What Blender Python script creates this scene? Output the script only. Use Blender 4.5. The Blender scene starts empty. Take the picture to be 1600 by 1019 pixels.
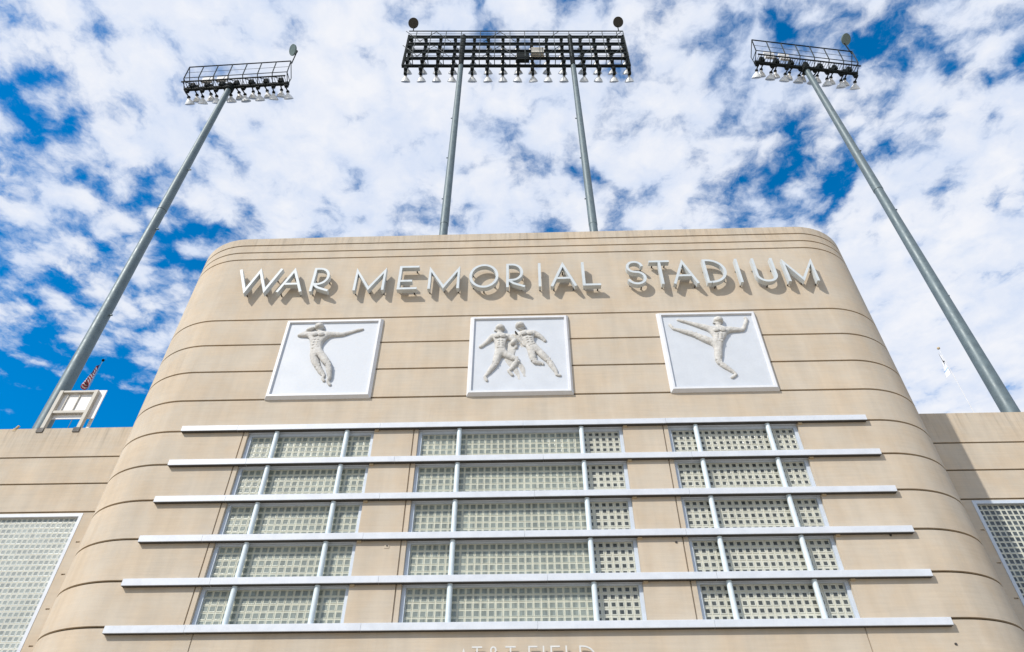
import bpy, math, random
from mathutils import Vector
random.seed(7)
R_ = math.radians
sc = bpy.context.scene
C = sc.collection

# ------------------------------------------------------------------ camera
cd = bpy.data.cameras.new('camera'); cam = bpy.data.objects.new('camera', cd); C.objects.link(cam)
cd.sensor_width = 36.0; cd.lens = 24.0; cd.clip_end = 5000
cam.location = (0.28, -18.4, 1.6)
cam.rotation_euler = (R_(90 + 42.34), 0, R_(1.7))
sc.camera = cam

# ------------------------------------------------------------------ light direction
AZ, EL = R_(43), R_(38.5)                      # sun to the left behind the camera
light_dir = Vector((math.sin(AZ)*math.cos(EL), math.cos(AZ)*math.cos(EL), -math.sin(EL)))
sd = bpy.data.lights.new('sun', 'SUN'); sun = bpy.data.objects.new('sun', sd); C.objects.link(sun)
sd.energy = 4.05; sd.angle = R_(0.55); sd.color = (1.0, 0.945, 0.86)
sun.rotation_euler = light_dir.to_track_quat('-Z', 'Y').to_euler()
sun.location = (-30, -30, 60)

# ------------------------------------------------------------------ node helper
class NT:
    def __init__(s, tree): s.t = tree; s.n = tree.nodes; s.l = tree.links
    def new(s, kind, **kw):
        n = s.n.new(kind)
        for k, v in kw.items(): setattr(n, k, v)
        return n
    def inp(s, sock, v):
        if hasattr(v, 'is_linked'): s.l.new(v, sock)
        elif v is not None: sock.default_value = v
    def math(s, op, a, b=None, c=None, clamp=False):
        n = s.new('ShaderNodeMath', operation=op); n.use_clamp = clamp
        s.inp(n.inputs[0], a)
        if b is not None: s.inp(n.inputs[1], b)
        if c is not None: s.inp(n.inputs[2], c)
        return n.outputs[0]
    def vmath(s, op, a, b=None):
        n = s.new('ShaderNodeVectorMath', operation=op)
        s.inp(n.inputs[0], a)
        if b is not None: s.inp(n.inputs[1], b)
        return n.outputs['Value'] if op in ('DISTANCE', 'LENGTH', 'DOT_PRODUCT') else n.outputs[0]
    def noise(s, vec, scale, detail=4, rough=.55, dist=0., dim='3D'):
        n = s.new('ShaderNodeTexNoise', noise_dimensions=dim)
        if vec is not None: s.l.new(vec, n.inputs['Vector'])
        n.inputs['Scale'].default_value = scale; n.inputs['Detail'].default_value = detail
        n.inputs['Roughness'].default_value = rough; n.inputs['Distortion'].default_value = dist
        return n.outputs[0]
    def smooth(s, v, a, b, lo=0., hi=1.):
        n = s.new('ShaderNodeMapRange', interpolation_type='SMOOTHSTEP')
        s.inp(n.inputs[0], v)
        n.inputs[1].default_value = a; n.inputs[2].default_value = b; n.inputs[3].default_value = lo; n.inputs[4].default_value = hi
        return n.outputs[0]
    def mix(s, f, a, b, mode='MIX'):
        n = s.new('ShaderNodeMix', data_type='RGBA', blend_type=mode)
        s.inp(n.inputs[0], f)
        for k, v in ((6, a), (7, b)):
            if isinstance(v, tuple) and len(v) == 3: v = v + (1,)
            s.inp(n.inputs[k], v)
        return n.outputs[2]

# ------------------------------------------------------------------ world: clear blue sky with a broken altocumulus layer
w = bpy.data.worlds.new('World'); sc.world = w; w.use_nodes = True
t = NT(w.node_tree); t.n.clear()
sky = t.new('ShaderNodeTexSky', sky_type='NISHITA'); sky.sun_disc = False
sky.sun_elevation = EL; sky.sun_rotation = math.pi + AZ; sky.altitude = 100; sky.air_density = 1.0; sky.dust_density = .3; sky.ozone_density = 3.0
hs = t.new('ShaderNodeHueSaturation'); hs.inputs['Saturation'].default_value = 1.75; hs.inputs['Value'].default_value = 1.95; hs.inputs['Hue'].default_value = .497
t.l.new(sky.outputs[0], hs.inputs['Color'])
tc = t.new('ShaderNodeTexCoord'); sep = t.new('ShaderNodeSeparateXYZ'); t.l.new(tc.outputs['Generated'], sep.inputs[0])
zz = t.math('ADD', t.math('MAXIMUM', sep.outputs[2], 0.0), .06)
cmb = t.new('ShaderNodeCombineXYZ')
t.l.new(t.math('DIVIDE', sep.outputs[0], zz), cmb.inputs[0]); t.l.new(t.math('DIVIDE', sep.outputs[1], zz), cmb.inputs[1])
uv = cmb.outputs[0]
wp = t.new('ShaderNodeTexNoise'); t.l.new(uv, wp.inputs['Vector']); wp.inputs['Scale'].default_value = 9.0; wp.inputs['Detail'].default_value = 5; wp.inputs['Roughness'].default_value = .6
wv = t.new('ShaderNodeVectorMath', operation='MULTIPLY_ADD'); t.l.new(wp.outputs[1], wv.inputs[0]); wv.inputs[1].default_value = (.055, .055, 0); t.l.new(uv, wv.inputs[2])
wuv = wv.outputs[0]
vo = t.new('ShaderNodeTexVoronoi', feature='SMOOTH_F1'); t.l.new(wuv, vo.inputs['Vector']); vo.inputs['Scale'].default_value = 18.0; vo.inputs['Smoothness'].default_value = .8
puff = t.math('SUBTRACT', 1.0, vo.outputs['Distance'])
n_cell = t.noise(wuv, 19.0, 8, .60)
n_mid = t.noise(uv, 5.2, 4, .5)
n_low = t.noise(uv, 1.3, 2, .5)
cov = t.math('ADD', t.math('MULTIPLY', n_cell, .50), t.math('MULTIPLY', n_mid, .24))
cov = t.math('ADD', cov, t.math('MULTIPLY', puff, .26))
cov = t.math('ADD', cov, t.math('MULTIPLY_ADD', n_low, .30, -.15))
# openings and banks of this cloud deck (position on the deck, radius, thinning)
for (x, y, r, a) in ((-1.05, 1.27, .36, -.34), (-.57, .79, .17, -.10), (-.80, .60, .26, -.08), (-.68, .68, .14, -.05), (-.95, .80, .25, -.07), (-.72, .47, .15, -.07), (.38, .67, .19, -.10), (.25, .46, .10, -.09),
                     (.52, .38, .14, -.08), (.68, .50, .12, -.06), (-.70, .33, .16, -.06), (-.24, .52, .38, .10), (.85, 1.08, .55, .17), (.20, .56, .2, .04), (.05, .78, .2, .02)):
    d = t.vmath('DISTANCE', uv, (x, y, 0))
    cov = t.math('ADD', cov, t.smooth(d, 0, r, a, 0))
f_cloud = t.smooth(cov, .36, .545)
shade = t.noise(wuv, 7.0, 6, .6)
c_col = t.mix(t.math('MULTIPLY_ADD', t.smooth(shade, .36, .66), .6, t.math('MULTIPLY', t.smooth(cov, .50, .66), .4)), (6.6, 7.4, 9.0), (8.9, 9.0, 9.4))
col = t.mix(t.math('MULTIPLY', f_cloud, .97), hs.outputs[0], c_col)
bg = t.new('ShaderNodeBackground'); bg.inputs['Strength'].default_value = .10
t.l.new(col, bg.inputs['Color'])
wo = t.new('ShaderNodeOutputWorld'); t.l.new(bg.outputs[0], wo.inputs[0])

sc.view_settings.view_transform = 'Standard'; sc.view_settings.look = 'None'
sc.view_settings.exposure = 0.07; sc.view_settings.gamma = 1.0; sc.view_settings.use_curve_mapping = False
sc.render.engine = 'CYCLES'

# ------------------------------------------------------------------ mesh helpers
class MB:
    def __init__(s): s.v = []; s.f = []; s.m = []
    def quad(s, *p, m=0):
        b = len(s.v); s.v += [tuple(q) for q in p]; s.f.append(tuple(range(b, b + len(p)))); s.m.append(m)
    def box(s, x0, x1, y0, y1, z0, z1, m=0):
        b = len(s.v)
        s.v += [(x, y, z) for z in (z0, z1) for y in (y0, y1) for x in (x0, x1)]
        for f in ((0, 2, 3, 1), (4, 5, 7, 6), (0, 1, 5, 4), (2, 6, 7, 3), (0, 4, 6, 2), (1, 3, 7, 5)):
            s.f.append(tuple(b + i for i in f)); s.m.append(m)
        return s
    def tube(s, pts, r, n=8, r1=None, m=0, cap=True):
        pts = [Vector(p) for p in pts]; rings = []
        for i, p in enumerate(pts):
            a = pts[max(i-1, 0)]; c = pts[min(i+1, len(pts)-1)]
            d = (c - a).normalized(); up = Vector((0, 0, 1)) if abs(d.z) < .95 else Vector((1, 0, 0))
            e1 = d.cross(up).normalized(); e2 = d.cross(e1)
            rr = r if r1 is None else r + (r1 - r)*i/(len(pts)-1)
            b = len(s.v)
            s.v += [tuple(p + (e1*math.cos(k*2*math.pi/n) + e2*math.sin(k*2*math.pi/n))*rr) for k in range(n)]
            rings.append(b)
        for a, b in zip(rings, rings[1:]):
            for k in range(n):
                s.f.append((a+k, a+(k+1) % n, b+(k+1) % n, b+k)); s.m.append(m)
        if cap:
            s.f.append(tuple(rings[0]+k for k in reversed(range(n)))); s.m.append(m)
            s.f.append(tuple(rings[-1]+k for k in range(n))); s.m.append(m)
        return s
    def lathe(s, prof, origin, axis, n=16, m=0):
        o = Vector(origin); d = Vector(axis).normalized(); up = Vector((0, 0, 1)) if abs(d.z) < .95 else Vector((1, 0, 0))
        e1 = d.cross(up).normalized(); e2 = d.cross(e1); rings = []
        for r, h in prof:
            b = len(s.v)
            s.v += [tuple(o + d*h + (e1*math.cos(k*2*math.pi/n) + e2*math.sin(k*2*math.pi/n))*r) for k in range(n)]
            rings.append(b)
        for a, b in zip(rings, rings[1:]):
            for k in range(n):
                s.f.append((a+k, a+(k+1) % n, b+(k+1) % n, b+k)); s.m.append(m)
        s.f.append(tuple(rings[0]+k for k in reversed(range(n)))); s.m.append(m)
        s.f.append(tuple(rings[-1]+k for k in range(n))); s.m.append(m)
        return s
    def ribbon(s, pts, wd, y0, y1, closed=False, m=0):
        """flat-faced stroke: 2D centre line (x,z), width wd, mitred, from y0 (back) to y1 (front)"""
        P = [Vector(p) for p in pts]; n = len(P); L = []; Rr = []
        for i in range(n):
            if closed: a, b = P[i-1], P[(i+1) % n]; d0 = (P[i]-a).normalized(); d1 = (b-P[i]).normalized()
            else:
                d0 = (P[i]-P[i-1]).normalized() if i else (P[1]-P[0]).normalized()
                d1 = (P[i+1]-P[i]).normalized() if i < n-1 else d0
            n0 = Vector((-d0.y, d0.x)); n1 = Vector((-d1.y, d1.x))
            mm = n0 + n1; mm = mm.normalized() if mm.length > 1e-6 else n0
            k = min(1/max(mm.dot(n0), .2), 3.2)
            L.append(P[i] + mm*k*wd/2); Rr.append(P[i] - mm*k*wd/2)
        b = len(s.v)
        for l, r in zip(L, Rr): s.v += [(l.x, y1, l.y), (r.x, y1, r.y), (r.x, y0, r.y), (l.x, y0, l.y)]
        rng = range(n) if closed else range(n-1)
        for i in rng:
            j = (i+1) % n
            for k in range(4):
                s.f.append((b+4*i+k, b+4*i+(k+1) % 4, b+4*j+(k+1) % 4, b+4*j+k)); s.m.append(m)
        if not closed:
            s.f.append((b, b+3, b+2, b+1)); s.m.append(m)
            e = b+4*(n-1); s.f.append((e, e+1, e+2, e+3)); s.m.append(m)
        return s
    def mesh(s, name, mats, org=(0, 0, 0), smooth=None, weld=False):
        import bmesh
        me = bpy.data.meshes.new(name)
        ox, oy, oz = org
        me.from_pydata([(x-ox, y-oy, z-oz) for x, y, z in s.v], [], s.f)
        for q in (mats if isinstance(mats, (list, tuple)) else [mats]): me.materials.append(q)
        me.polygons.foreach_set('material_index', s.m)
        bm = bmesh.new(); bm.from_mesh(me)
        if weld: bmesh.ops.remove_doubles(bm, verts=bm.verts, dist=.0004)
        bmesh.ops.recalc_face_normals(bm, faces=bm.faces)
        bm.to_mesh(me); bm.free()
        if smooth is not None:
            me.shade_smooth(); me.set_sharp_from_angle(angle=R_(smooth))
        me.update()
        return me

ORG = {}
def link(name, me, parent=None, loc=None):
    o = bpy.data.objects.new(name, me); C.objects.link(o)
    if parent is not None:
        o.parent = parent; ORG[o.name] = ORG.get(parent.name, (0, 0, 0))
    if loc is not None: o.location = loc
    return o
def part(name, mb, mats, parent=None, smooth=None, weld=False):
    org = ORG.get(parent.name, (0, 0, 0)) if parent is not None else (0, 0, 0)
    return link(name, mb.mesh(name, mats, org, smooth, weld), parent)
def thing(name, label, cat, loc=(0, 0, 0), rz=0, group=None):
    o = bpy.data.objects.new(name, None); C.objects.link(o); o.empty_display_size = .3
    o.location = loc; o.rotation_euler = (0, 0, rz); o['label'] = label; o['category'] = cat
    if group: o['group'] = group
    ORG[o.name] = tuple(loc) if rz == 0 else (0, 0, 0)
    return o

# ------------------------------------------------------------------ materials
def mat(name, base, rough=.6, metal=0., var=.08, vscale=3., bump=0., bscale=40., spec=.5, coat=0.):
    m = bpy.data.materials.new(name); m.use_nodes = True; t = NT(m.node_tree); b = t.n['Principled BSDF']
    g = t.new('ShaderNodeNewGeometry')
    n1 = t.noise(g.outputs['Position'], vscale, 5, .6); n2 = t.noise(g.outputs['Position'], vscale*9, 3, .6)
    v = t.math('ADD', t.math('MULTIPLY', n1, .65), t.math('MULTIPLY', n2, .35))
    f = t.smooth(v, .3, .7, 1-var*1.4, 1+var)
    vm = t.new('ShaderNodeVectorMath', operation='SCALE'); vm.inputs[0].default_value = base; t.l.new(f, vm.inputs['Scale'])
    t.l.new(vm.outputs[0], b.inputs['Base Color'])
    t.l.new(t.smooth(n1, .3, .7, max(rough-.07, .02), min(rough+.1, 1)), b.inputs['Roughness'])
    b.inputs['Metallic'].default_value = metal; b.inputs['Specular IOR Level'].default_value = spec
    b.inputs['Coat Weight'].default_value = coat
    if bump:
        bp = t.new('ShaderNodeBump'); bp.inputs['Strength'].default_value = bump; bp.inputs['Distance'].default_value = .01 if bscale > 10 else .035
        t.l.new(t.noise(g.outputs['Position'], bscale, 4, .6), bp.inputs['Height']); t.l.new(bp.outputs[0], b.inputs['Normal'])
    return m

def concrete(name, base):
    m = bpy.data.materials.new(name); m.use_nodes = True; t = NT(m.node_tree); b = t.n['Principled BSDF']
    g = t.new('ShaderNodeNewGeometry'); P = g.outputs['Position']
    # broad blotches, tall rain streaks, board-marked horizontal grain, fine grit
    blotch = t.noise(P, .55, 5, .6)
    st = t.new('ShaderNodeMapping'); st.inputs['Scale'].default_value = (1.7, 1.7, .16); t.l.new(P, st.inputs[0])
    streak = t.noise(st.outputs[0], 1.3, 6, .62)
    gr = t.new('ShaderNodeMapping'); gr.inputs['Scale'].default_value = (.5, .5, 9.0); t.l.new(P, gr.inputs[0])
    grain = t.noise(gr.outputs[0], 1.6, 4, .6)
    grit = t.noise(P, 60, 3, .6)
    st2 = t.new('ShaderNodeMapping'); st2.inputs['Scale'].default_value = (4.2, 4.2, .22); t.l.new(P, st2.inputs[0])
    drip = t.smooth(t.noise(st2.outputs[0], 1.0, 5, .7), .60, .78)
    patch = t.smooth(t.noise(P, .23, 3, .5), .38, .66)
    drip = t.math('MULTIPLY', drip, patch)
    v = t.math('ADD', t.math('MULTIPLY', t.smooth(blotch, .3, .7), .10), t.math('MULTIPLY', t.smooth(streak, .3, .7), .10))
    v = t.math('ADD', v, t.math('MULTIPLY', t.smooth(grain, .3, .7), .055))
    v = t.math('ADD', v, t.math('MULTIPLY', t.smooth(grit, .3, .7), .045))
    v = t.math('ADD', v, .86)
    v = t.math('SUBTRACT', v, t.math('MULTIPLY', drip, .20))
    sp = t.new('ShaderNodeSeparateXYZ'); t.l.new(P, sp.inputs[0])
    run = t.smooth(t.noise(st2.outputs[0], 1.7, 6, .7), .44, .72)
    edge = t.math('MAXIMUM', t.smooth(sp.outputs[2], 22.6, 23.6), t.math('MULTIPLY', t.smooth(sp.outputs[2], 16.2, 17.9), t.math('MULTIPLY', t.math('GREATER_THAN', sp.outputs[1], 5.3), t.math('LESS_THAN', sp.outputs[2], 17.95))))
    v = t.math('SUBTRACT', v, t.math('MULTIPLY', t.math('MULTIPLY', run, edge), .26))
    tint = t.mix(t.smooth(t.noise(P, .8, 4, .6), .35, .68), base, (base[0]*1.02, base[1]*.965, base[2]*.90))
    vm = t.new('ShaderNodeVectorMath', operation='SCALE'); t.l.new(tint, vm.inputs[0]); t.l.new(v, vm.inputs['Scale'])
    t.l.new(vm.outputs[0], b.inputs['Base Color'])
    b.inputs['Roughness'].default_value = .88; b.inputs['Specular IOR Level'].default_value = .25
    h = t.math('ADD', t.math('MULTIPLY', grain, .8), t.math('MULTIPLY', grit, .35))
    h = t.math('ADD', h, t.math('MULTIPLY', blotch, 1.2))
    bp = t.new('ShaderNodeBump'); bp.inputs['Strength'].default_value = .35; bp.inputs['Distance'].default_value = .012
    t.l.new(h, bp.inputs['Height']); t.l.new(bp.outputs[0], b.inputs['Normal'])
    return m

M_wall = concrete('tan_painted_concrete', (.49, .427, .345))
M_groove = mat('groove_render', (.13, .10, .065), .95, var=.15)
M_trim = mat('tan_trim', (.50, .385, .24), .85, var=.06)
M_white = mat('white_painted_metal', (.59, .62, .67), .42, var=.05, vscale=2.5, bump=.05)
M_letter = mat('letter_paint', (.54, .58, .60), .45, var=.05, vscale=4)
M_letter2 = mat('field_letter_paint', (.62, .62, .60), .4, var=.04)
M_peg = mat('dark_steel_peg', (.05, .045, .04), .6)
M_frame = mat('window_frame_paint', (.52, .58, .66), .45, var=.06)
M_post = mat('mullion_paint', (.60, .68, .72), .42, var=.05)
M_panel = mat('plaque_panel', (.545, .575, .62), .55, var=.04, vscale=1.5)
M_pframe = mat('plaque_frame', (.68, .69, .715), .45, var=.04)
M_figure = mat('relief_plaster', (.55, .535, .505), .8, var=.16, vscale=6, bump=1.0, bscale=9)
M_mortar = mat('glass_block_mortar', (.60, .585, .49), .9, var=.1, vscale=8)
M_galv = mat('galvanised_steel', (.125, .165, .18), .5, .2, var=.16, vscale=2.2)
M_dark = mat('dark_green_black_steel', (.012, .016, .017), .75, .0, var=.2, spec=.15)
M_soffit_shade = mat('ledge_underside_shade', (.055, .05, .045), .85, var=.2)  # soffit shade painted into the colour, near black under the white ledges
M_rail = mat('grey_green_rail', (.04, .052, .055), .6, .0, var=.2, spec=.25)
M_lamp = mat('white_lamp_housing', (.76, .78, .80), .35, var=.05)
M_lens = mat('lamp_lens', (.12, .13, .14), .15, var=.1)
M_dish = mat('dish_grey_green', (.13, .18, .17), .45, .2, var=.1)
M_dish2 = mat('dish_brown_grey', (.045, .042, .036), .5, .2, var=.15)
M_board = mat('white_board', (.74, .73, .72), .6, var=.05)
M_boardframe = mat('board_frame', (.50, .475, .42), .65, var=.15, vscale=5)
M_red = mat('flag_red', (.42, .03, .05), .8); M_fwhite = mat('flag_white', (.72, .72, .74), .8); M_blue = mat('flag_blue', (.015, .025, .10), .8)
M_paleblue = mat('flag_pale_blue', (.30, .45, .70), .8)
M_roof = mat('roof_membrane', (.30, .29, .27), .9)
M_plaza = mat('plaza_concrete', (.34, .29, .22), .9, var=.15, vscale=.6, bump=.2)

def block_mat(name, base, rough, spread, pitch=.2032):
    """moulded glass: each block a slightly different grey green, glossy"""
    m = bpy.data.materials.new(name); m.use_nodes = True; t = NT(m.node_tree); b = t.n['Principled BSDF']
    g = t.new('ShaderNodeNewGeometry')
    s = t.vmath('FLOOR', t.vmath('DIVIDE', g.outputs['Position'], (pitch, 5, pitch)))
    wn = t.new('ShaderNodeTexWhiteNoise', noise_dimensions='3D'); t.l.new(s, wn.inputs[0])
    n = t.noise(g.outputs['Position'], 26, 3, .6); big = t.noise(g.outputs['Position'], .7, 3, .5)
    f = t.math('ADD', t.math('MULTIPLY', wn.outputs[0], spread), t.math('MULTIPLY', n, .35))
    f = t.math('ADD', f, t.math('MULTIPLY', big, .55))
    f = t.math('ADD', f, 1 - .45 - spread/2)
    vm = t.new('ShaderNodeVectorMath', operation='SCALE'); vm.inputs[0].default_value = base; t.l.new(f, vm.inputs['Scale'])
    t.l.new(vm.outputs[0], b.inputs['Base Color'])
    b.inputs['Roughness'].default_value = rough; b.inputs['Specular IOR Level'].default_value = .6
    bp = t.new('ShaderNodeBump'); bp.inputs['Strength'].default_value = .25; bp.inputs['Distance'].default_value = .02
    t.l.new(n, bp.inputs['Height']); t.l.new(bp.outputs[0], b.inputs['Normal'])
    return m
G_rim = block_mat('glass_block_rim', (.44, .46, .38), .32, .18)
G_mid = block_mat('glass_block_centre', (.20, .225, .20), .22, .40)
G_rimR = block_mat('glass_block_rim_glare', (.50, .50, .43), .32, .18)  # same glass; reflections on the right-hand panes painted into rim and centre
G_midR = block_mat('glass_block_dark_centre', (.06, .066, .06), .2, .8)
G_rimE = block_mat('glass_block_east_rim', (.44, .47, .44), .3, .2)
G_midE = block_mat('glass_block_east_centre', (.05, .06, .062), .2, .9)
G_rimW = block_mat('glass_block_rim_sheen', (.60, .63, .61), .4, .12)  # left wing: glossy reflection painted in as a whiter base colour
G_midW = block_mat('glass_block_grey_centre', (.25, .28, .265), .3, .35)

# ------------------------------------------------------------------ ground
g = MB(); g.quad((-600, -600, 0), (600, -600, 0), (600, 600, 0), (-600, 600, 0))
o = part('ground', g, M_plaza); o['kind'] = 'structure'

# ------------------------------------------------------------------ the stadium building
bld = thing('stadium_building', 'tan art deco stadium front with rounded corners, horizontal grooves and glass block windows', 'stadium', (0, 0, 0))
W, RAD, BACK = 11.31, 2.70, 15.0
TOP = 23.60
GH, GD = .068, .075
E0 = 1.6
zg = [E0 + 6.28 + 1.228*i for i in range(-5, 10)]           # course grooves
zg_top = [E0 + 20.70, E0 + 21.13, E0 + 21.57]
def path(s, d):
    """s = running length along the tower's plan (0 = centre of the front), d = depth behind the face"""
    q = abs(s); sg = 1 if s >= 0 else -1; al = RAD*math.pi/2
    if q <= W: return (s, d)
    if q <= W + al:
        a = (q - W)/RAD
        return (sg*(W + (RAD-d)*math.sin(a)), RAD - (RAD-d)*math.cos(a))
    return (sg*(W + RAD - d), RAD + (q - W - al))
S_END = W + RAD*math.pi/2 + (BACK - RAD)
NARC = 44
arcs = [W + RAD*math.pi/2*i/NARC for i in range(NARC+1)]
WINS = [(-8.80, -4.70), (-3.27, 3.27), (4.70, 8.80)]         # openings (x)
ZW0, ZW1 = E0 + 6.08, E0 + 12.36
def sheet(mb, ss, zs, dep, pmap, retz=None):
    """height-field wall: dep(i,j) -> depth of the cell or None for a hole (then a reveal of .34)"""
    ns, nz = len(ss)-1, len(zs)-1
    D = [[dep((ss[i]+ss[i+1])/2, (zs[j]+zs[j+1])/2) for j in range(nz)] for i in range(ns)]
    def P(s, z, d): x, y = pmap(s, d); return (x, y, z)
    for i in range(ns):
        for j in range(nz):
            d = D[i][j]
            if d is None: continue
            a, b, c, e = ss[i], ss[i+1], zs[j], zs[j+1]
            mb.quad(P(a, c, d), P(b, c, d), P(b, e, d), P(a, e, d))
            for (ii, jj, p, q) in ((i+1, j, (b, c), (b, e)), (i-1, j, (a, e), (a, c)), (i, j+1, (b, e), (a, e)), (i, j-1, (a, c), (b, c))):
                if 0 <= ii < ns and 0 <= jj < nz:
                    d2 = D[ii][jj]
                    if d2 is None: d2 = .34
                    if d2 <= d + 1e-6: continue
                elif (jj < 0 or jj >= nz) and retz: d2 = retz
                else: continue
                mb.quad(P(p[0], p[1], d), P(q[0], q[1], d), P(q[0], q[1], d2), P(p[0], p[1], d2))
def in_win(x, z): return any(a < x < b for a, b in WINS) and ZW0 < z < ZW1
VG = [a - .15 for a, b in WINS]
def tower_dep(s, z):
    if in_win(s, z): return None
    if abs(s) < W:
        if ZW0 < z < ZW1 and any(abs(s - v) < .02 for v in VG): return .05
        if z < ZW0 - .001 and any(abs(s - v) < .015 for v in (-8.62, 8.78)): return .03
    return 0.0
xs = sorted(set([-S_END, S_END] + arcs + [-a for a in arcs] + [a for p in WINS for a in p] + [v + k for v in VG for k in (-.02, .02)]
                + [v + k for v in (-8.62, 8.78) for k in (-.015, .015)] + [-2*i for i in range(6)] + [2*i for i in range(6)]))
bounds = [0.0] + [z for z in zg if z > .5] + zg_top + [TOP]
for k in range(len(bounds)-1):
    lo = bounds[k] + (GH/2 if k else 0); hi = bounds[k+1] - (GH/2 if k < len(bounds)-2 else 0)
    zs = sorted(set([lo, hi] + [z for z in (ZW0, ZW1) if lo < z < hi]))
    if lo > ZW0 and hi < ZW1: runs = [(-S_END, WINS[0][0]), (WINS[0][1], WINS[1][0]), (WINS[1][1], WINS[2][0]), (WINS[2][1], S_END)]
    else: runs = [(-S_END, S_END)]
    for ra, rz_ in runs:
        if len(runs) > 1: rs = [x for x in xs if ra - 1e-6 <= x <= rz_ + 1e-6]
        else: rs = xs
        mb = MB(); sheet(mb, rs, zs, tower_dep, path, retz=GD + .004)
        if len(runs) > 1:                                     # reveals of the openings
            for e, q in ((ra, WINS), (rz_, WINS)):
                if abs(e) < W: mb.quad((e, 0, lo), (e, 0, hi), (e, .34, hi), (e, .34, lo))
        part('concrete_course' if ra in (-S_END,) or rz_ == S_END else 'pier_block', mb, M_wall, bld, smooth=25, weld=True)
mb = MB()
for z in bounds[1:-1]:
    def gd(s, zz):
        return None if in_win(s, z) else GD
    a = [s for s in xs]
    for i in range(len(a)-1):
        if gd((a[i]+a[i+1])/2, z) is None: continue
        p, q = path(a[i], GD), path(a[i+1], GD)
        mb.quad((p[0], p[1], z-GH/2-.004), (q[0], q[1], z-GH/2-.004), (q[0], q[1], z+GH/2+.004), (p[0], p[1], z+GH/2+.004))
part('groove_backing', mb, M_groove, bld, smooth=25, weld=True)
# tower roof and parapet inner face
mb = MB()
outl = [path(s, 0) for s in ([-S_END] + [-a for a in reversed(arcs)] + arcs + [S_END])]
inn = [path(s, .35) for s in ([-S_END] + [-a for a in reversed(arcs)] + arcs + [S_END])]
for i in range(len(outl)-1):
    mb.quad((*outl[i], TOP), (*outl[i+1], TOP), (*inn[i+1], TOP), (*inn[i], TOP))
    mb.quad((*inn[i], TOP), (*inn[i+1], TOP), (*inn[i+1], TOP-1.0), (*inn[i], TOP-1.0))
part('parapet', mb, M_wall, bld, weld=True)
mb = MB(); mb.quad(*[(x, y, TOP-1.0) for x, y in inn]); mb.quad((-W-RAD, BACK, 0), (W+RAD, BACK, 0), (W+RAD, BACK, TOP), (-W-RAD, BACK, TOP))
part('roof', mb, M_roof, bld)
# dark room behind the windows so no light leaks round the blocks
mb = MB(); mb.box(-W+.5, W-.5, .42, .46, 1, 20); part('inner_wall', mb, M_roof, bld)

# wings
WY, WTOP, WX = 5.35, 17.90, 46.0
WWIN = (16.90, 24.3, 5.2, E0 + 12.36)                         # x0, x1, z0, z1
WWINS = {-1: WWIN, 1: (16.74,) + WWIN[1:]}
WGZ = [E0 + 6.28 + 1.228*i for i in (5, 6, 7)]
SLOTS = [E0 + 6.28 + 1.228*i for i in range(-1, 5)]
for sg in (-1, 1):
    WWIN = WWINS[sg]
    def wpath(s, d, sg=sg): return (sg*s, WY + d)
    def wdep(s, z):
        if WWIN[0] < s < WWIN[1] and WWIN[2] < z < WWIN[3]: return None
        if any(abs(z - v) < .025 for v in SLOTS) and 16.55 < s < 16.70: return .05
        return 0.0
    ss = [W + RAD - .3, 16.55, 16.70, WWIN[0], 20, WWIN[1], 30, 38, WX]
    wb = [0.0] + WGZ + [WTOP]
    for k in range(len(wb)-1):
        lo = wb[k] + (GH/2 if k else 0); hi = wb[k+1] - (GH/2 if k < len(wb)-2 else 0)
        zs = sorted(set([lo, hi] + [z for z in (WWIN[2], WWIN[3]) if lo < z < hi] + [v + q for v in SLOTS for q in (-.025, .025) if lo < v + q < hi]))
        mb = MB(); sheet(mb, ss, zs, wdep, wpath, retz=GD + .004)
        part('wing_course', mb, M_wall, bld)
    mb = MB()
    for z in WGZ:
        mb.quad((sg*ss[0], WY+GD, z-GH/2-.004), (sg*WX, WY+GD, z-GH/2-.004), (sg*WX, WY+GD, z+GH/2+.004), (sg*ss[0], WY+GD, z+GH/2+.004))
    part('wing_groove_backing', mb, M_groove, bld)
    mb = MB(); x0, x1 = sorted((sg*(W+RAD-.4), sg*WX))
    mb.quad((x0, WY, WTOP), (x1, WY, WTOP), (x1, WY+14, WTOP), (x0, WY+14, WTOP))
    mb.quad((sg*WX, WY, 0), (sg*WX, WY+14, 0), (sg*WX, WY+14, WTOP), (sg*WX, WY, WTOP))
    mb.quad((x0, WY+14, 0), (x1, WY+14, 0), (x1, WY+14, WTOP), (x0, WY+14, WTOP))
    part('wing_roof', mb, M_roof, bld)
    mb = MB(); a, b = sorted((sg*(W+RAD), sg*28)); mb.box(a, b, WY+.42, WY+.46, 3, 15); part('inner_wall', mb, M_roof, bld)

# ---- glass block windows
PITCH = .2032
def block(mb, x, y, z, w_, h_, m0=0, m1=1, k=1.0):
    """pillow face: side returns, raised rim, dished centre. face towards -y, y = rim front"""
    a, c = w_/2, h_/2
    rings = [(a, c, .03), (a-.008, c-.008, .0), (a*.72*k, c*.72*k, .002), (a*.60*k, c*.60*k, .008)]
    b = len(mb.v)
    for rx, rz, d in rings: mb.v += [(x-rx, y+d, z-rz), (x+rx, y+d, z-rz), (x+rx, y+d, z+rz), (x-rx, y+d, z+rz)]
    for k in range(3):
        for i in range(4):
            j = (i+1) % 4
            mb.f.append((b+4*k+i, b+4*k+j, b+4*k+4+j, b+4*k+4+i)); mb.m.append(m0 if k < 2 else m1)
    mb.f.append((b+12, b+13, b+14, b+15)); mb.m.append(m1)
def shared_block(w_, h_, mats, k):
    mb = MB(); block(mb, 0, 0, 0, w_, h_, k=k); return mb.mesh('glass_block', mats)
stuff = MB()
GLASS_Y = .17
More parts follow.
